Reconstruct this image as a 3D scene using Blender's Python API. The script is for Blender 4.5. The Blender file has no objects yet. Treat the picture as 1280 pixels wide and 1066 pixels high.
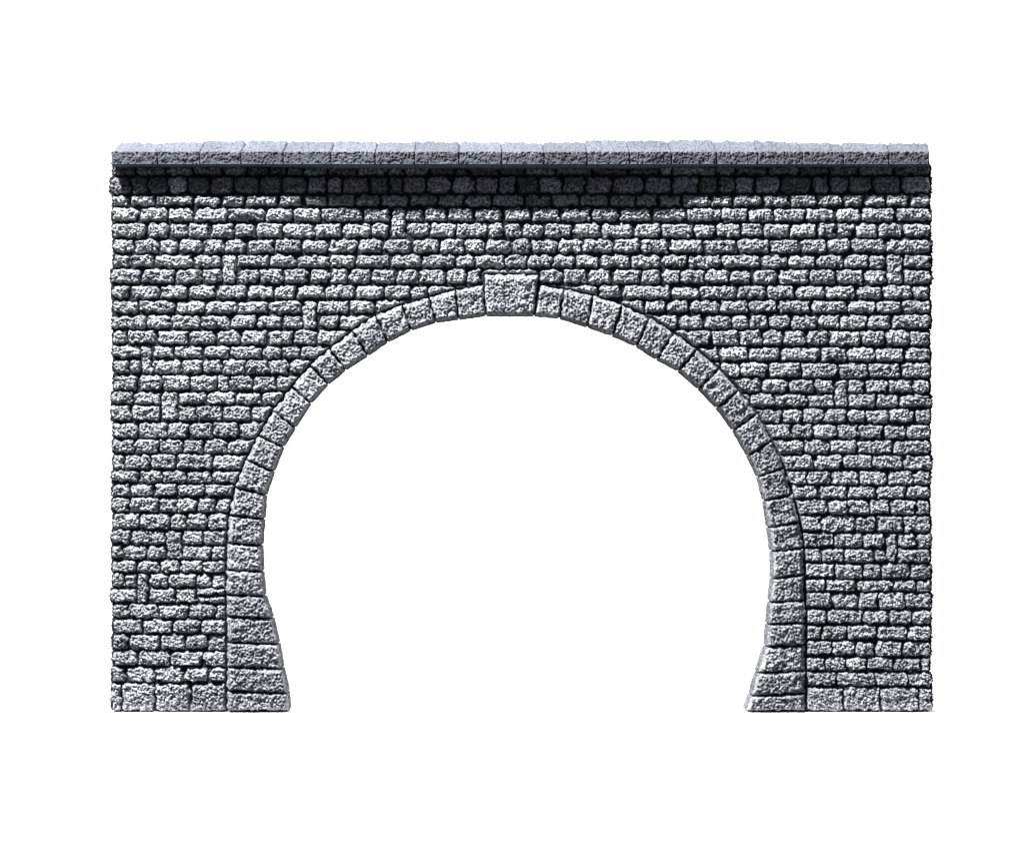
import bpy, math, random
import numpy as np

rng = np.random.default_rng(7)
random.seed(7)
scene = bpy.context.scene
col = scene.collection

S = 0.00036            # metres per unit of the drawing below: the portal is about 37 cm wide
CX, CY, DIST = 600.0, 600.0, 2000.0   # eye point in drawing units, distance to the wall face
BASE = 889.0           # drawing height of the foot of the portal
THICK = 24.0

def W(x, y, d):
    """drawing x (right), y (down), depth d (away from the viewer) -> metres"""
    return ((x - 640.0) * S, d * S, (BASE - y) * S)

# ------------------------------------------------------------------ noise fields
ST = 0.8
GX0, GY0 = 100.0, 150.0
GW, GH = 1400, 960
def band_noise(lam, width=0.35, seed=0):
    r = np.random.default_rng(seed)
    f = np.fft.rfft2(r.standard_normal((GH, GW)))
    ky = np.fft.fftfreq(GH, ST)[:, None]; kx = np.fft.rfftfreq(GW, ST)[None, :]
    k = np.sqrt(kx * kx + ky * ky) + 1e-9
    f *= np.exp(-(np.log(k * lam) ** 2) / (2 * width ** 2))
    n = np.fft.irfft2(f, s=(GH, GW))
    return n / n.std()
N_fine = band_noise(3.0, .30, 1)
N_grain = band_noise(4.9, .36, 2)
N_lump = band_noise(12.0, .4, 3)
N_big = band_noise(32.0, .4, 4)
N_wx = band_noise(15.0, .5, 5)
N_wy = band_noise(15.0, .5, 6)
N_ed = band_noise(26.0, .5, 8)
def samp(F, x, y):
    i = np.clip(((np.asarray(y) - GY0) / ST), 0, GH - 2); j = np.clip(((np.asarray(x) - GX0) / ST), 0, GW - 2)
    i0 = i.astype(int); j0 = j.astype(int); fi = i - i0; fj = j - j0
    return (F[i0, j0] * (1 - fi) * (1 - fj) + F[i0 + 1, j0] * fi * (1 - fj) + F[i0, j0 + 1] * (1 - fi) * fj + F[i0 + 1, j0 + 1] * fi * fj)
def grain(x, y):
    g = samp(N_grain, x, y)
    return .82 * g + .36 * samp(N_fine, x, y) + .72 * samp(N_lump, x, y)

def smooth(a, b, x):
    t = np.clip((x - a) / (b - a), 0, 1); return t * t * (3 - 2 * t)

# ------------------------------------------------------------------ materials
def nodes_of(name):
    m = bpy.data.materials.new(name); m.use_nodes = True
    nt = m.node_tree; b = nt.nodes['Principled BSDF']
    return m, nt, b
def stone_material(name, dark, light, rough=.9, contrast=(.40, .62), speck=.00105, tone=.18):
    m, nt, b = nodes_of(name)
    N, L = nt.nodes.new, nt.links.new
    geo = N('ShaderNodeNewGeometry')
    n1 = N('ShaderNodeTexNoise'); n1.inputs['Scale'].default_value = 1 / speck; n1.inputs['Detail'].default_value = 2
    L(geo.outputs['Position'], n1.inputs['Vector'])
    r1 = N('ShaderNodeMapRange'); r1.interpolation_type = 'SMOOTHSTEP'
    r1.inputs['From Min'].default_value = contrast[0]; r1.inputs['From Max'].default_value = contrast[1]
    L(n1.outputs['Fac'], r1.inputs['Value'])
    mx = N('ShaderNodeMix'); mx.data_type = 'RGBA'
    mx.inputs[6].default_value = (*dark, 1); mx.inputs[7].default_value = (*light, 1)
    L(r1.outputs['Result'], mx.inputs[0])
    # uneven weathering, hand-sized patches
    n2 = N('ShaderNodeTexNoise'); n2.inputs['Scale'].default_value = 55; n2.inputs['Detail'].default_value = 4
    L(geo.outputs['Position'], n2.inputs['Vector'])
    r2 = N('ShaderNodeMapRange'); r2.inputs['From Min'].default_value = .3; r2.inputs['From Max'].default_value = .7
    r2.inputs['To Min'].default_value = 1 - tone; r2.inputs['To Max'].default_value = 1 + tone
    L(n2.outputs['Fac'], r2.inputs['Value'])
    ml = N('ShaderNodeMix'); ml.data_type = 'RGBA'; ml.blend_type = 'MULTIPLY'; ml.inputs[0].default_value = 1
    L(mx.outputs[2], ml.inputs[6]); L(r2.outputs['Result'], ml.inputs[7])
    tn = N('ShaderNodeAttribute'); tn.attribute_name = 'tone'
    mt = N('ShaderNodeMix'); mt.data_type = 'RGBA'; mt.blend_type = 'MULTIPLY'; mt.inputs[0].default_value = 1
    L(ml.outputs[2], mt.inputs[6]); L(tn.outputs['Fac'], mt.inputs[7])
    # near-black: mortar's own colour, and shade painted on the arch block sides
    at = N('ShaderNodeAttribute'); at.attribute_name = 'mortar_or_shade'
    mo = N('ShaderNodeMix'); mo.data_type = 'RGBA'; mo.inputs[7].default_value = (.014, .016, .018, 1)
    L(at.outputs['Fac'], mo.inputs[0]); L(mt.outputs[2], mo.inputs[6])
    L(mo.outputs[2], b.inputs['Base Color'])
    b.inputs['Roughness'].default_value = rough
    b.inputs['Specular IOR Level'].default_value = .25
    return m
M_wall = stone_material('rough_grey_stone', (.094, .099, .110), (.415, .42, .438), contrast=(.37, .61))
M_arch = stone_material('dressed_grey_stone', (.088, .093, .104), (.365, .37, .388), contrast=(.37, .61))
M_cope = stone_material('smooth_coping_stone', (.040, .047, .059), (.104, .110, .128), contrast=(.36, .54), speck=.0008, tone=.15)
def plain(name, c, rough=.9):
    m, nt, b = nodes_of(name)
    N, L = nt.nodes.new, nt.links.new
    geo = N('ShaderNodeNewGeometry'); n = N('ShaderNodeTexNoise'); n.inputs['Scale'].default_value = 30
    L(geo.outputs['Position'], n.inputs['Vector'])
    r = N('ShaderNodeMapRange'); r.inputs['To Min'].default_value = c - .015; r.inputs['To Max'].default_value = c + .015
    L(n.outputs['Fac'], r.inputs['Value']); L(r.outputs['Result'], b.inputs['Base Color'])
    b.inputs['Roughness'].default_value = rough; b.inputs['Specular IOR Level'].default_value = .1
    return m
M_white = plain('white_paper', .93)

# ------------------------------------------------------------------ object helpers
def link_mesh(name, V, F, mat, parent=None, mortar_or_shade=None, smooth_shade=False, tone=None):
    me = bpy.data.meshes.new(name)
    V = np.asarray(V, dtype=np.float32); F = np.asarray(F, dtype=np.int32)
    me.vertices.add(len(V)); me.vertices.foreach_set('co', V.ravel())
    me.loops.add(F.size); me.loops.foreach_set('vertex_index', F.ravel())
    me.polygons.add(len(F))
    me.polygons.foreach_set('loop_start', np.arange(0, F.size, F.shape[1], dtype=np.int32))
    me.update(calc_edges=True); me.validate()
    me.polygons.foreach_set('use_smooth', np.full(len(me.polygons), smooth_shade))
    if mortar_or_shade is not None:
        a = me.attributes.new('mortar_or_shade', 'FLOAT', 'POINT'); a.data.foreach_set('value', np.asarray(mortar_or_shade, dtype=np.float32))
    tv = np.ones(len(V), dtype=np.float32) if tone is None else np.asarray(tone, dtype=np.float32)
    a = me.attributes.new('tone', 'FLOAT', 'POINT'); a.data.foreach_set('value', tv)
    me.materials.append(mat)
    o = bpy.data.objects.new(name, me); col.objects.link(o)
    if parent: o.parent = parent
    return o

# ------------------------------------------------------------------ the drawing: arch ring joints
# every entry is one joint line: outer end, then the end on the opening
LEFT = [((604.5, 355), (607.5, 394.7)), ((569, 361.5), (573.2, 399.5)), ((536, 370.5), (545, 403)), ((502.2, 380.5), (514, 413)),
        ((468.4, 393.5), (484.7, 427.8)), ((440, 413), (460, 444.7)), ((411.2, 435.5), (432.5, 462.5)), ((387, 456), (410.6, 480.5)),
        ((364, 483), (389.2, 504)), ((340.3, 512.5), (369.6, 534.3)), ((322.9, 544.5), (355, 558.5)), ((306.6, 574), (343.2, 589)),
        ((293.5, 609), (333.4, 618.3)), ((285.5, 643.5), (331, 648)), ((283, 679), (328.5, 680.5)), ((282.3, 712.6), (329.5, 713)),
        ((282.5, 743.6), (332.6, 743.6)), ((282.8, 771), (342, 771)), ((283, 803), (349.5, 803)), ((283, 833.5), (354.8, 833.5)),
        ((283, 863.5), (361.5, 863.5)), ((283, 888.6), (363.5, 888.6))]
RIGHT = [((673.5, 356.5), (667.2, 395)), ((705.6, 360.4), (698.8, 398)), ((741.6, 368.8), (733.7, 408.8)), ((778.2, 380.6), (764.7, 419.5)),
         ((812, 396), (794.6, 432.5)), ((843.6, 415), (820, 449.3)), ((871.2, 436.4), (847, 463.4)), ((899.5, 460.2), (872, 485.8)),
         ((923.9, 487.3), (895, 509.2)), ((947, 516.5), (915.4, 537.4)), ((966, 550.5), (933.3, 568.7)), ((981.2, 584), (946.3, 595.7)),
         ((991.3, 617.7), (953.6, 625)), ((1001.2, 652.5), (958.7, 658.5)), ((1005, 685.6), (963, 688)), ((1005.9, 718.8), (963.5, 721.6)),
         ((1007, 750.5), (960.4, 751)), ((1007.3, 778.3), (957.7, 778.3)), ((1007.5, 806), (955.5, 806)), ((1007.5, 838.3), (944.8, 838.3)),
         ((1007.5, 866.8), (936.5, 866.8)), ((1007.5, 888.6), (930, 888.6))]
def back_edge(p):      # the traced opening edge is the far arris of the soffit
    k = 1 + THICK / DIST
    return (CX + (p[0] - CX) * k, min(CY + (p[1] - CY) * k, 888.6))
LEFT = [(a, back_edge(b)) for a, b in LEFT]; RIGHT = [(a, back_edge(b)) for a, b in RIGHT]
KEY = [(604.7, 342.4), (673.4, 343.0), RIGHT[0][1], LEFT[0][1]]
outer = [p for p, _ in reversed(LEFT)] + [KEY[0], KEY[1]] + [p for p, _ in RIGHT]
outer = np.array([(outer[0][0], 960.0)] + outer + [(outer[-1][0], 960.0)])

def poly_sd(px, py, poly):
    """distance to the closed outline, negative inside"""
    d2 = np.full(px.shape, 1e12); inside = np.zeros(px.shape, bool)
    n = len(poly)
    for i in range(n):
        ax, ay = poly[i]; bx, by = poly[(i + 1) % n]
        ex, ey = bx - ax, by - ay
        t = np.clip(((px - ax) * ex + (py - ay) * ey) / (ex * ex + ey * ey + 1e-12), 0, 1)
        d2 = np.minimum(d2, (px - ax - t * ex) ** 2 + (py - ay - t * ey) ** 2)
        if ay != by:
            c = ((ay > py) != (by > py)) & (px < (bx - ax) * (py - ay) / (by - ay) + ax)
            inside ^= c
    d = np.sqrt(d2); return np.where(inside, -d, d)

# ------------------------------------------------------------------ the drawing: wall courses
YL = [205, 219.5, 242.5, 258, 277, 297.5, 317, 334.5, 355, 374.3, 392.5, 411.5, 431, 447.5, 467, 488.3, 505.3, 526.5, 548, 566.7, 587.3, 604,
      621, 640.5, 662, 680.8, 699.3, 715.8, 734.3, 753.5, 773, 792, 812.5, 832.7, 852.8, 889.5]
YR = [205, 219, 241.5, 258.5, 277.5, 297, 317, 335.5, 355.5, 374, 392, 411.5, 433, 452.5, 473.5, 492, 510.5, 529.7, 548.8, 568, 587.5, 606.8,
      624, 644.3, 666, 685.3, 704, 724.5, 740.5, 762, 781.3, 801, 821.5, 840, 859, 889.5]
def t(x0, vals, k=4.443): return [x0 + v / k for v in vals]
c1 = lambda *v: t(120, v); c2 = lambda *v: t(380, v); c3 = lambda *v: t(640, v); c4 = lambda *v: t(900, v)
f1 = lambda *v: t(120, v, 4.1); f4 = lambda *v: t(900, v, 4.1)
EL, ER = 138.0, 1166.0
ROWS = [
 c1(215,385,535,700,840,960,1060,1150)+c2(130,290,460,550,700,840,910,1080)+c3(75,240,450,650,820,890,1140)+c4(85,265,440,610,770,975),
 c1(190,285,395,505,630,765,900,1030,1170)+c2(120,210,360,470,550,680,820,950,1080,1180)+c3(25,150,280,410,560,735,890,1040,1150)+c4(85,195,340,515,610,715,850,1010),
 c1(180,328,540,692,828,1010,1140)+c2(0,125,285,425,580,742,895,1045,1230)+c3(65,215,375,540,690,815,940,1105)+c4(70,240,390,545,685,805,925,1055),
 c1(235,400,540,730,940,1095)+c2(95,325,480,565,668,795,945,1105)+c3(105,270,438,595,778,968)+c4(10,160,302,480,648,790,980),
 c1(280,405,508,632,768,888,1038,1210)+c2(55,212,370,475,570,700,842,1020,1112,1212)+c3(55,178,340,500,675,828,1012,1135)+c4(120,240,392,545,650,752,882,1020),
 c1(210,348,458,595,712,835,988,1140)+c2(135,300,440,602,752,892,1008)+c3(0,108,255,390,567,715,877,1070)+c4(100,285,450,598,732,925),
 c1(190,322,538,700,780,962,1112)+c2(138,285,480,658,845,950,1115)+c3(85,225,350,490,660,830,982)+c4(10,232,380,540,692,830,925,1020),
 c1(248,435,588,700,785,905,1040,1185)+c2(25,145,245,375,512,638,790,905,985,1140)+c3(150,280,422,555,718,835,940,1070)+c4(55,182,325,498,650,805,930,1020),
 c1(185,355,512,665,838,990,1112)+c2(115,285,445,592,690,830)+c3(290,480,612,888,1045)+c4(95,258,422,588,762,908,1075),
 c1(235,442,608,782,952,1140,1225)+[395.5,436.5,468.5]+[701,777,806,833,863,900]+c4(162,325,508,712,870,1015),
 c1(275,410,580,742,888,1035,1145,1225)+[399,424]+[780,848.7,880.8,915.5]+c4(165,275,395,550,670,820,955),
 c1(170,335,515,668)+[300,334.5,366.5,396]+[830,889.3]+c4(110,240,355,480,608,785,920,1055),
 c1(245,312,432,590,742,922)+[352,375.3]+[860,900]+c4(160,340,558,712,865,1028),
 c1(185,252,312,472,592,700,828)+[336,361.5]+[880,901]+c4(115,270,450,660,828,1010),
 c1(230,365,522,672,740,870,1000)+[]+c4(0,235,380,530,640,715,808,935,1075),
 c1(205,360,455,612,775,918)+c4(0,165,302,490,640,715,868,1000),
 c1(195,358,455,552,702,860)+c4(100,348,460,580,712,815,945,1085),
 c1(232,395,515,650,795)+c4(100,402,520,655,772,908,1035),
 c1(208,345,480,597,728)+c4(200,468,612,765,965),
 c1(155,300,445,650)+c4(200,528,680,850,1022),
 c1(235,362,500,640)+c4(200,488,622,778,935,1080),
 c1(190,320,445,605)+c4(200,550,712,870,1035),
 c1(180,348,445,558,662)+c4(300,605,715,835,950,1095),
 f1(220,378,460,572)+f4(300,522,695,805,945),
 f1(175,355,440,545)+f4(300,588,738,850,915,1010),
 f1(138,255,355,440,592)+f4(300,522,640,790,855,915),
 f1(205,320,428,545)+f4(300,590,738,830,978),
 f1(145,207,268,370,508,590)+f4(300,548,702,885,1008),
 f1(205,207.5,268,405,515)+f4(300,580,712,812,955),
 f1(165,318,472,612)+f4(300,552,738,870,985),
 f1(238,390,535)+f4(300,525,655,810,965),
 f1(165,328,455,570)+f4(300,575,698,798,938),
 f1(212,378,545)+f4(300,540,648,755,895,1035),
 f1(150,297,448,572)+f4(300,600,800,968),
 f1(130,300,480)+f4(300,635,825,1020),
]
TALL = [(*c1(700, 782), 6), (*c2(480, 567), 3), (*c4(926, 1020), 6), (*c1(1143, 1225), 9), (*c1(246, 312), 12), (*c1(360, 455), 15),
        (*c4(640, 715), 14), (*f1(356, 440), 24), (*f1(207, 267), 27), (*f4(853, 914), 24)]

xs = np.arange(EL, ER + ST, ST); ys = np.arange(202.0, 888.6 + ST * .5, ST)
X, Y = np.meshgrid(xs, ys)
ext = poly_sd(X, Y, outer)
XW = X + .95 * samp(N_wx, X, Y); YW = Y + .75 * samp(N_wy, X, Y)
best = np.full(X.shape, -5.0)           # depth inside a stone, negative in the joints
H = np.zeros(X.shape)
RG = np.ones(X.shape); TN = np.ones(X.shape)      # roughness and tone of each stone
def ycut(k, x): return YL[k] + (YR[k] - YL[k]) * (x - 140) / 1023.0
def lay(x0, x1, k0, k1, split=None):
    xm = .5 * (x0 + x1)
    y0, y1 = ycut(k0, xm), ycut(k1, xm)
    if split == 0: y1 = .5 * (y0 + y1)
    if split == 1: y0 = .5 * (y0 + y1)
    up = 1 - smooth(330, 620, .5 * (y0 + y1))
    g = 1.0 + .38 * up
    a, b = np.searchsorted(xs, [x0 - 6, x1 + 6]); c, d = np.searchsorted(ys, [y0 - 6, y1 + 6])
    sl = (slice(c, d), slice(a, b))
    if X[sl].size == 0: return
    slope = (ycut(k0, x1) - ycut(k0, x0)) / max(x1 - x0, 1)
    cx, cy = xm, .5 * (y0 + y1)
    top_in = random.uniform(0, 1.3) if k0 > 1 else .2
    hx = .5 * (x1 - x0) - g; hy = .5 * (y1 - y0) - g - .5 * top_in
    cy += .5 * top_in * random.choice((-1, .4, 1))
    lean = random.uniform(-.10, .10)
    px = XW[sl] - cx + lean * (YW[sl] - cy); py = YW[sl] - cy - (slope + random.uniform(-.02, .02)) * (XW[sl] - cx)
    rc = min(hx, hy) * (random.uniform(.36, .64) * (.80 + .20 * up) if k0 < 34 else .16)
    qx, qy = np.abs(px) - hx + rc, np.abs(py) - hy + rc
    sd = np.hypot(np.maximum(qx, 0), np.maximum(qy, 0)) + np.minimum(np.maximum(qx, qy), 0) - rc
    dd = np.minimum(-sd, ext[sl] - 1.6)
    r = random.uniform(2.8, 4.0) + .7 * up
    prom = random.uniform(4.6, 6.0) + .6 * up
    prof = 1 - (1 - np.clip(dd / r, 0, 1)) ** 2.2
    tall = k1 - k0 == 2
    if tall: prom *= .86
    h = prom * prof + (random.uniform(-.05, .05) * px + (random.uniform(-.03, .01) if tall else random.uniform(-.03, .08)) * py) * prof
    w = dd > best[sl]
    RG[sl] = np.where(w, random.uniform(.72, 1.25), RG[sl]); TN[sl] = np.where(w, random.uniform(.84, 1.16) if k0 > 1 else random.uniform(.4, 1.45), TN[sl])  # top two courses: wider, lower tones deepen the coping's shade in colour
    best[sl] = np.where(w, dd, best[sl]); H[sl] = np.where(w, np.maximum(h, 0), H[sl])
for k, row in enumerate(ROWS):
    js = sorted([139.0] + row + [1164.5])
    hole = None
    if k >= 10:
        yc = .5 * (ycut(k, 300) + ycut(k + 1, 300)); yr = .5 * (ycut(k, 1000) + ycut(k + 1, 1000))
        ya = ycut(k + 1, 300) - 2; yb_ = ycut(k + 1, 1000) - 2
        lo = [p for p, _ in LEFT]; ro = [p for p, _ in RIGHT]
        xl = float(np.interp(ycut(k, 300), [p[1] for p in lo], [p[0] for p in lo])) + 8
        xr = float(np.interp(ycut(k, 1000), [p[1] for p in ro], [p[0] for p in ro])) - 8
        js = [x for x in js if x < xl - 9 or x > xr + 9]
        js = sorted(js + [xl, xr]); hole = (xl, xr)
    for x0, x1 in zip(js[:-1], js[1:]):
        xm = .5 * (x0 + x1)
        if x1 - x0 < 5 or (hole and hole[0] - 1 < xm < hole[1] + 1): continue
        if any(kk <= k <= kk + 1 and tx0 - 2 < xm < tx1 + 2 for tx0, tx1, kk in TALL): continue
        if k == 28 and 240 < xm < 290:
            lay(x0, x1, k, k + 1, 0); lay(x0, x1, k, k + 1, 1)
        else: lay(x0, x1, k, k + 1)
for tx0, tx1, k in TALL: lay(tx0, tx1, k, k + 2)
stone = smooth(-.6, 1.6, best)
G = grain(X, Y)
amp = stone * (.35 + .65 * smooth(0, 3.5, best))
H = H + amp * RG * G + .5 * stone * samp(N_big, X, Y) + (1 - stone) * .35 * samp(N_grain, X, Y)
mort = 1 - smooth(-.4, .9, best)
# ragged ends of the courses
row_id = np.zeros(len(ys), int)
def edge_off(F, yv, s):
    o = np.zeros_like(yv)
    bnd = np.array(YL if s < 0 else YR)
    idx = np.clip(np.searchsorted(bnd, yv) - 1, 0, len(bnd) - 2)
    rr = np.random.default_rng(21 + s).uniform(-1.6, 1.6, len(bnd))
    mid = .5 * (bnd[idx] + bnd[idx + 1]); half = .5 * (bnd[idx + 1] - bnd[idx])
    bulge = 1 - np.abs((yv - mid) / half) ** 3
    return rr[idx] + 1.2 * bulge - .6 + .5 * samp(F, 300 + 0 * yv, yv)
offL = edge_off(N_grain, ys, -1); offR = edge_off(N_fine, ys, 1)
offL[(ys > 220) & (ys < 242)] += 2.4; offR[(ys > 220) & (ys < 242)] += 1.0
XX = X - offL[:, None] * (1 - smooth(EL, EL + 26, X)) + offR[:, None] * smooth(ER - 26, ER, X)
cell = .25 * (ext[:-1, :-1] + ext[1:, :-1] + ext[:-1, 1:] + ext[1:, 1:]) > -5.0
ny, nx = X.shape
vid = np.arange(ny * nx).reshape(ny, nx)
F = np.stack([vid[:-1, :-1], vid[1:, :-1], vid[1:, 1:], vid[:-1, 1:]], -1)[cell]
# boundary edges, walked so that the side faces look outward
cp = np.pad(cell, 1)
E = []
c_ = cp[1:-1, 1:-1]
for dy, dx, p, q in ((-1, 0, vid[:-1, 1:], vid[:-1, :-1]), (1, 0, vid[1:, :-1], vid[1:, 1:]), (0, -1, vid[:-1, :-1], vid[1:, :-1]), (0, 1, vid[1:, 1:], vid[:-1, 1:])):
    nb = cp[1 + dy:cp.shape[0] - 1 + dy, 1 + dx:cp.shape[1] - 1 + dx]
    m = c_ & ~nb
    E.append(np.stack([p[m], q[m]], -1))
E = np.concatenate(E)
kf = 1 - 6.0 / DIST
Xf = CX + (XX - CX) * kf; Yf = np.minimum(CY + (Y - CY) * kf, 888.6)
front = np.stack([(Xf - 640) * S, -H * S, (BASE - Yf) * S], -1).reshape(-1, 3)
bu, inv = np.unique(E, return_inverse=True); inv = inv.reshape(E.shape)
V = [front]; FF = [F]; mo = [mort.ravel()]
prev = bu; off = len(front)
xb, yb = Xf.ravel()[bu], Yf.ravel()[bu]
sgn = np.where(xb < 200, -1.0, np.where(xb > 1100, 1.0, 0.0))
steps = (3, 6, 9, 12, 16, 20, THICK)
for dpt in steps:
    g = .9 * samp(N_grain, 300 + dpt + 0 * xb, yb) + .6 * samp(N_lump, 420 + dpt + 0 * xb, yb)
    P = np.stack([(xb + sgn * g - 640) * S, np.full(len(bu), dpt * S), (BASE - yb) * S], -1)
    V.append(P); mo.append(mort.ravel()[bu] * .4 if dpt < 10 else np.zeros(len(bu)))
    cur = off + np.arange(len(bu)); off += len(bu)
    FF.append(np.stack([prev[inv[:, 0]], prev[inv[:, 1]], cur[inv[:, 1]], cur[inv[:, 0]]], -1)); prev = cur
# flat back
bm = np.full(ny * nx, -1); bm[bu] = prev
step = 1
Vb = np.stack([(Xf - 640) * S, np.full(Xf.shape, THICK * S), (BASE - Yf) * S], -1).reshape(-1, 3)
used = np.unique(F); need = used[bm[used] < 0]
bm[need] = off + np.arange(len(need)); V.append(Vb[need]); mo.append(np.zeros(len(need)))
FF.append(bm[F[:, ::-1]])
V = np.concatenate(V); FF = np.concatenate(FF); mo = np.concatenate(mo)
keep = np.unique(FF); remap = np.full(len(V), -1); remap[keep] = np.arange(len(keep))

portal = bpy.data.objects.new('tunnel_portal', None); col.objects.link(portal)
portal.empty_display_size = .05
portal['label'] = 'grey rough stone tunnel portal with a wide round arch and pale coping, standing on white'
portal['category'] = 'tunnel portal'
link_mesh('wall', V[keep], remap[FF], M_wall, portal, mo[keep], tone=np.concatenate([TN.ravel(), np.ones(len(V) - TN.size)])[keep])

# ------------------------------------------------------------------ arch stones, keystone, jamb stones
def block(name, quad, proud=10.5, seed=0, g=1.15):
    """a quarry-faced block: quad = outer-left, outer-right, inner-right, inner-left in drawing units"""
    rr = random.Random(seed)
    q = np.array(quad, float)
    c = q.mean(0)
    # pull the joint sides in by the joint width
    eu = q[1] - q[0]; lu = np.linalg.norm(eu); ev = q[3] - q[0]; lv = np.linalg.norm(ev)
    fu, fv = g / lu, g / lv
    def at(u, v): return ((1 - u) * (1 - v))[..., None] * q[0] + (u * (1 - v))[..., None] * q[1] + (u * v)[..., None] * q[2] + ((1 - u) * v)[..., None] * q[3]
    nu, nv = max(int(lu / ST), 8), max(int(lv / ST), 8)
    u, v = np.meshgrid(np.linspace(fu, 1 - fu, nu), np.linspace(fv, 1, nv))
    P = at(u, v)
    # rounded corners and slightly ragged outline
    du = np.minimum(u - fu, 1 - fu - u) * lu; dv = np.minimum(v - fv, 1 - v) * lv
    rag = .75 * samp(N_wx, P[..., 0] + 17 * (seed % 5), P[..., 1])[..., None] * (c - P) / (np.linalg.norm(c - P, axis=-1, keepdims=True) + 1e-6)
    edge = (np.exp(-np.minimum(du, dv) / 3.0) * (1 - .75 * smooth(.8, .97, v)))[..., None]
    P = P + rag * edge
    rc = 3.2
    d = np.minimum(du, dv) - np.maximum(0, rc - np.hypot(du, dv)) * .4
    cham = np.clip((v - fv) * lv / 5.5, 0, 1)
    prof = np.minimum(1 - (1 - np.clip(d / 3.0, 0, 1)) ** 2.2, .12 + .88 * cham)
    gr = .3 + .7 * smooth(.5, 1.1, cham)
    x, y = P[..., 0], P[..., 1]
    h0 = proud + rr.uniform(-.9, .9)
    tilt = rr.uniform(-.035, .035) * (x - c[0]) + rr.uniform(-.05, .02) * (y - c[1])
    h = (h0 - 5.2) + 5.2 * prof + tilt + (.3 + .7 * prof) * gr * grain(x, y) + .5 * samp(N_big, x, y)
    Yc = np.minimum(y, 888.6)
    kf = 1 - proud * .8 / DIST
    xf = CX + (x - CX) * kf; yf = np.minimum(CY + (Yc - CY) * kf, 888.6)
    V = [np.stack([(xf - 640) * S, -h * S, (BASE - yf) * S], -1).reshape(-1, 3)]
    vid = np.arange(nu * nv).reshape(nv, nu)
    F = [np.stack([vid[:-1, :-1], vid[1:, :-1], vid[1:, 1:], vid[:-1, 1:]], -1).reshape(-1, 4)]
    loop = np.concatenate([vid[0, ::-1][:-1], vid[:-1, 0], vid[-1, :-1], vid[::-1, -1][:-1]])
    lx, ly, lh = xf.ravel()[loop], yf.ravel()[loop], h.ravel()[loop]
    cc = np.array([xf.mean(), yf.mean()]); n = np.stack([lx - cc[0], ly - cc[1]], -1); n /= np.linalg.norm(n, axis=-1, keepdims=True)
    onin = v.ravel()[loop] > .97
    prev, off = loop, nu * nv
    DB = THICK + 1.0
    for i, dpt in enumerate(np.concatenate([np.linspace(-4, 10, 16), np.linspace(11, DB, 12)])):
        gg = np.where(onin, (.45 if i < 22 else .18) * samp(N_grain, lx + dpt * .9 + 11, ly + dpt * .6) + .18 * samp(N_lump, lx + dpt, ly - dpt), 0)
        if i > 24: gg = gg * .3
        dd = dpt if dpt > -3.9 else -4.0
        dd = np.maximum(dd, -lh + .15 * (i + 1))
        yy = np.minimum(ly + n[:, 1] * gg, 888.6)
        V.append(np.stack([(lx + n[:, 0] * gg - 640) * S, dd * S, (BASE - yy) * S], -1))
        cur = off + np.arange(len(loop)); off += len(loop)
        nx_ = np.roll(np.arange(len(loop)), -1)
        F.append(np.stack([prev[nx_], prev, cur, cur[nx_]], -1)[:, ::-1] if False else np.stack([prev, prev[nx_], cur[nx_], cur], -1)[:, ::-1])
        prev = cur
    V.append(np.array([[(cc[0] - 640) * S, DB * S, (BASE - cc[1]) * S]])); cid = off
    V = np.concatenate(V); F = np.concatenate(F)
    nx_ = np.roll(np.arange(len(loop)), -1)
    tri = np.stack([prev, prev[nx_], np.full(len(loop), cid), np.full(len(loop), cid)], -1)
    dark = np.full(len(V), .55); dark[:nu * nv] = 0; dark[nu * nv:nu * nv + 3 * len(loop)] = .25  # shade painted into the soffit and sides as a near-black blend
    return link_block(name, V, F, tri, dark)
def link_block(name, V, F, tri, mortar_or_shade=None):
    me = bpy.data.meshes.new(name)
    T = tri[:, :3]
    me.vertices.add(len(V)); me.vertices.foreach_set('co', V.astype(np.float32).ravel())
    li = np.concatenate([F.ravel(), T.ravel()]).astype(np.int32)
    me.loops.add(len(li)); me.loops.foreach_set('vertex_index', li)
    me.polygons.add(len(F) + len(T))
    st = np.concatenate([np.arange(len(F)) * 4, len(F) * 4 + np.arange(len(T)) * 3]).astype(np.int32)
    me.polygons.foreach_set('loop_start', st)
    me.update(calc_edges=True); me.validate()
    import bmesh
    bm = bmesh.new(); bm.from_mesh(me); bmesh.ops.recalc_face_normals(bm, faces=bm.faces[:]); bm.to_mesh(me); bm.free()
    if mortar_or_shade is not None:
        a = me.attributes.new('mortar_or_shade', 'FLOAT', 'POINT'); a.data.foreach_set('value', mortar_or_shade.astype(np.float32))
    a = me.attributes.new('tone', 'FLOAT', 'POINT'); a.data.foreach_set('value', np.full(len(V), random.uniform(.88, 1.12), dtype=np.float32))
    me.materials.append(M_arch)
    o = bpy.data.objects.new(name, me); col.objects.link(o); o.parent = portal
    return o
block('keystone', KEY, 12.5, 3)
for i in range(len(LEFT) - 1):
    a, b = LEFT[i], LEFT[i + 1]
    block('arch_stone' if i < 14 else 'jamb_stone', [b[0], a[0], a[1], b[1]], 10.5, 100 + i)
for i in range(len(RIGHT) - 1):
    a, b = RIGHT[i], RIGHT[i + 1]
    block('arch_stone' if i < 14 else 'jamb_stone', [a[0], b[0], b[1], a[1]], 10.5, 200 + i)

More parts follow.
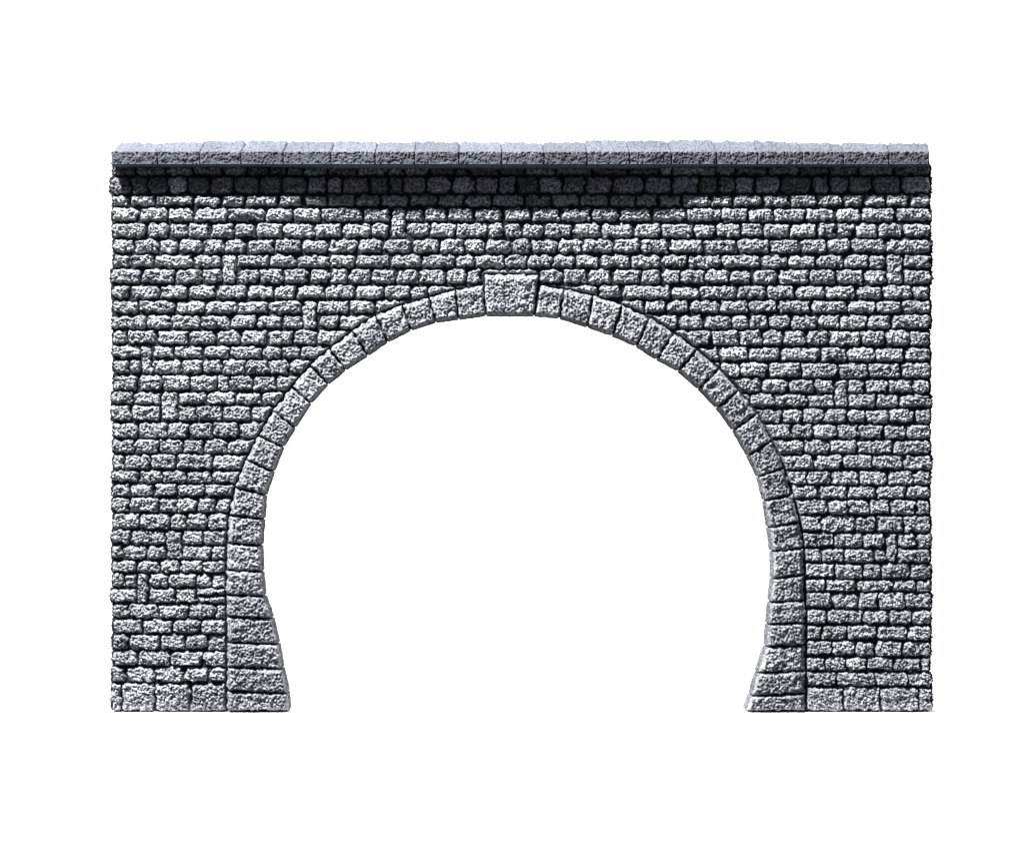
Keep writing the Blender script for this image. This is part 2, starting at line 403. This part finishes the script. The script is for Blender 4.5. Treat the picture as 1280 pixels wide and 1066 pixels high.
ring = LEFT[::-1] + RIGHT
mV, mF = [], []
for a, b in ring:
    a, b = np.array(a), np.array(b); e = (b - a) / np.linalg.norm(b - a)
    p, q = a + e * -2, b - e * .7
    for (x, y), d in ((p, 2.5), (q, 2.5), (q, THICK - 1), (p, THICK - 1)): mV.append(W(x, min(y, 888.6), d))
for i in range(len(ring) - 1):
    for k in range(4): mF.append((4 * i + k, 4 * i + (k + 1) % 4, 4 * i + 4 + (k + 1) % 4, 4 * i + 4 + k))
n4 = 4 * (len(ring) - 1)
mF += [(0, 3, 2, 1), (n4, n4 + 1, n4 + 2, n4 + 3)]
link_mesh('mortar_bed', mV, mF, M_arch, portal, np.ones(len(mV)))

# ------------------------------------------------------------------ coping stones
CJ = [138.5, 196.5, 249.4, 301, 354, 413.8, 469, 518.4, 574, 627.6, 680.5, 734.5, 787.4, 840, 896.6, 948, 1003.5, 1055, 1111.6, 1162]
def overhang(x): return 27.0 + 10.0 * smooth(330, 430, x) * (1 - smooth(800, 870, x))
BACK = 20.0
def coping(i):
    rr = random.Random(500 + i)
    x0, x1 = CJ[i], CJ[i + 1]
    g = -.2
    xs_ = np.concatenate([np.linspace(x0 + g, x0 + g + 3, 6)[:-1], np.linspace(x0 + g + 3, x1 - g - 3, int((x1 - x0) / ST)), np.linspace(x1 - g - 3, x1 - g, 6)[1:]])
    o = overhang(xs_)
    top = 177.5 + rr.uniform(-1.4, 1.3); topslope = rr.uniform(-.035, .035)
    rows = []
    def pt(xa, ya, dep):
        k = 1 + dep / DIST
        return CX + (xa - CX) * k, CY + (ya - CY) * k, dep
    prof = []
    for s in np.linspace(0, 1, 8): prof.append((205.0, 30 * (1 - s), -s, 0))          # underside, from the back to the front
    for s in np.linspace(0, 1, 20)[1:]: prof.append((205.0 - 15.2 * s, 0, -1, 1))      # front face
    for s in np.linspace(0, 1, 40)[1:]: prof.append((189.8, s, -1, 2))                 # sloping top
    for s in np.linspace(0, 1, 6)[1:]: prof.append((0, s, 0, 3))                        # back
    dx = np.minimum(xs_ - x0 - g, x1 - g - xs_)
    rnd = np.maximum(0, 1 - dx / 2.2) ** 2
    P = []
    for ya, s, e, kind in prof:
        if kind == 0:
            dep = s + e * 0 - (-e) * o + 0 * o
            x, y, d = pt(xs_, ya, -o * (-e)); d = 30 * (1 + e) + e * o
            x = CX + (xs_ - CX) * (1 - o / DIST); y = CY + (ya - CY) * (1 - o / DIST) + 0 * xs_
        elif kind == 1:
            y = CY + (ya - CY) * (1 - o / DIST); d = -o + 3.0 * (ya - 189.8) / 15.2 + 0 * xs_; x = CX + (xs_ - CX) * (1 - o / DIST)
        elif kind == 2:
            d = -o + (o + BACK) * s
            ytop = CY + (top + topslope * (xs_ - x0) + (.5 * samp(N_ed, xs_, 300 + 0 * xs_) + .25 * samp(N_lump, xs_, 300 + 0 * xs_)) - CY) * (1 + BACK / DIST)
            yar = CY + (189.8 - CY) * (1 - o / DIST)
            y = yar + (ytop - yar) * s; x = CX + (xs_ - CX) * (1 - o / DIST)
        else:
            ytop = CY + (top + topslope * (xs_ - x0) - CY) * (1 + BACK / DIST)
            d = BACK + (30 - BACK) * s + 0 * xs_
            y = ytop + (CY + (205 - CY) * (1 - o / DIST) - ytop) * s; x = CX + (xs_ - CX) * (1 - o / DIST)
        P.append(np.stack([x, d, y], -1))
    P = np.array(P)
    P[..., 0] += (xs_ - CX) * .85 * smooth(860, 1150, xs_) * (P[..., 1] + o) / DIST
    P = P                                   # profile x length
    K = np.array([p[3] for p in prof])
    # chipped arris, joint rounding and fine grain, pushed along the face direction
    sx = P[..., 0]; v = np.arange(len(prof))[:, None] * .85 + 0 * sx
    fine = .26 * samp(N_fine, sx, 400 + v) + .30 * samp(N_grain, sx, 520 + v) + .30 * samp(N_lump, sx, 640 + v)
    ar = np.exp(-np.abs(np.arange(len(prof))[:, None] - 27) / 3.2)
    chip = ar * np.maximum(0, samp(N_grain, sx, 300 + v * .4) + .5 * samp(N_lump, sx, 330 + 0 * v)) * 1.9
    fr = (K == 1)[:, None]; tp = (K == 2)[:, None]; un = (K == 0)[:, None]
    push = np.where(K[:, None] == 1, .85, 1.25) * fine - 2.4 * rnd[None, :] - chip
    P[..., 1] -= np.where(fr, push, np.where(tp, .35 * push, 0)); P[..., 2] -= np.where(tp, .7 * push - 1.3 * rnd[None, :], 0)
    P[..., 2] -= np.where(fr & (ar > .3), -.4 * chip, 0)
    nP, nX = P.shape[:2]
    V = np.stack([(P[..., 0] - 640) * S, P[..., 1] * S, (BASE - P[..., 2]) * S], -1).reshape(-1, 3)
    vid = np.arange(nP * nX).reshape(nP, nX)
    wrap = np.vstack([vid, vid[:1]])
    F = np.stack([wrap[:-1, :-1], wrap[:-1, 1:], wrap[1:, 1:], wrap[1:, :-1]], -1).reshape(-1, 4)
    ends = []
    VV = [V]; off = len(V); tris = []
    for e in (0, -1):
        ring = vid[:, e]; cen = V[ring].mean(0); VV.append(cen[None]); n2 = np.roll(ring, -1)
        tris.append(np.stack([ring, n2, np.full(nP, off), np.full(nP, off)], -1)); off += 1
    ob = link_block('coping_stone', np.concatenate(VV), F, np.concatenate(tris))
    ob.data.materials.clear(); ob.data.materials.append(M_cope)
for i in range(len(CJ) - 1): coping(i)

# ------------------------------------------------------------------ white surface and backdrop
def quadbox(name, pts_front, pts_back, mat):
    V = [W(*p) for p in pts_front + pts_back]
    F = [(0, 1, 2, 3), (7, 6, 5, 4), (0, 4, 5, 1), (1, 5, 6, 2), (2, 6, 7, 3), (3, 7, 4, 0)]
    o = link_mesh(name, V, F, mat); o['kind'] = 'structure'
    import bmesh
    bm = bmesh.new(); bm.from_mesh(o.data); bmesh.ops.recalc_face_normals(bm, faces=bm.faces[:]); bm.to_mesh(o.data); bm.free()
    return o
TB = BASE + .25
quadbox('display_surface', [(-2200, TB, -14), (3480, TB, -14), (3480, TB + 1100, -260), (-2200, TB + 1100, -260)],
        [(-2200, TB, THICK + 7), (3480, TB, THICK + 7), (3480, TB + 1100, THICK + 7), (-2200, TB + 1100, THICK + 7)], M_white)
quadbox('backdrop', [(-6000, -5000, 3500), (7280, -5000, 3500), (7280, 4000, 3500), (-6000, 4000, 3500)],
        [(-6000, -5000, 3560), (7280, -5000, 3560), (7280, 4000, 3560), (-6000, 4000, 3560)], M_white)

# ------------------------------------------------------------------ lamps
from mathutils import Vector
def area(name, pos, target, size, level, color=(1, 1, 1), size_y=None):
    """level = white-card brightness it gives at the target distance"""
    L = bpy.data.lights.new(name, 'AREA'); L.shape = 'RECTANGLE' if size_y else 'SQUARE'
    L.size = size * S
    if size_y: L.size_y = size_y * S
    p, q = Vector(W(*pos)), Vector(W(*target)); r = (q - p).length
    L.energy = level * math.pi ** 2 * r * r; L.color = color
    o = bpy.data.objects.new(name, L); col.objects.link(o); o.location = p
    o.rotation_euler = (q - p).to_track_quat('-Z', 'Y').to_euler()
    return o
R = 2900
area('key_lamp', (640 - .39 * R, 533 - .82 * R, -.42 * R), (640, 533, 0), 150, 4.25, (.995, .995, 1))
area('backdrop_fill_lamp', (-2200, -2600, 1300), (200, 600, 3500), 900, .55)  # added unseen lamps that blow the backdrop out to white
area('backdrop_fill_lamp', (3480, -2600, 1300), (1080, 600, 3500), 900, .55)

area('backdrop_fill_lamp', (-5200, -2200, 1200), (-3600, 500, 3500), 1200, .8)  # added unseen lamps that whiten the far ends of the backdrop
area('backdrop_fill_lamp', (6480, -2200, 1200), (4880, 500, 3500), 1200, .8)
area('top_fill_lamp', (760, -3200, 420), (760, 180, 10), 500, 1.1)  # added unseen lamp: fills the ledge shadow, brightens the coping slope

w = bpy.data.worlds.new('World'); scene.world = w; w.use_nodes = True
bg = w.node_tree.nodes['Background']; bg.inputs['Color'].default_value = (.80, .90, 1, 1); bg.inputs['Strength'].default_value = .14

# ------------------------------------------------------------------ camera
cam = bpy.data.cameras.new('camera'); co = bpy.data.objects.new('camera', cam); col.objects.link(co)
co.location = W(CX, CY, -DIST); co.rotation_euler = (math.radians(90), 0, 0)
cam.sensor_width = 36; cam.lens = 36 * DIST / 1280
cam.shift_x = (640 - CX) / 1280; cam.shift_y = (CY - 533) / 1280
cam.clip_start = .01; cam.clip_end = 50
scene.camera = co
scene.view_settings.view_transform = 'Standard'; scene.view_settings.look = 'None'
scene.view_settings.exposure = 0; scene.view_settings.gamma = 1; scene.view_settings.use_curve_mapping = False
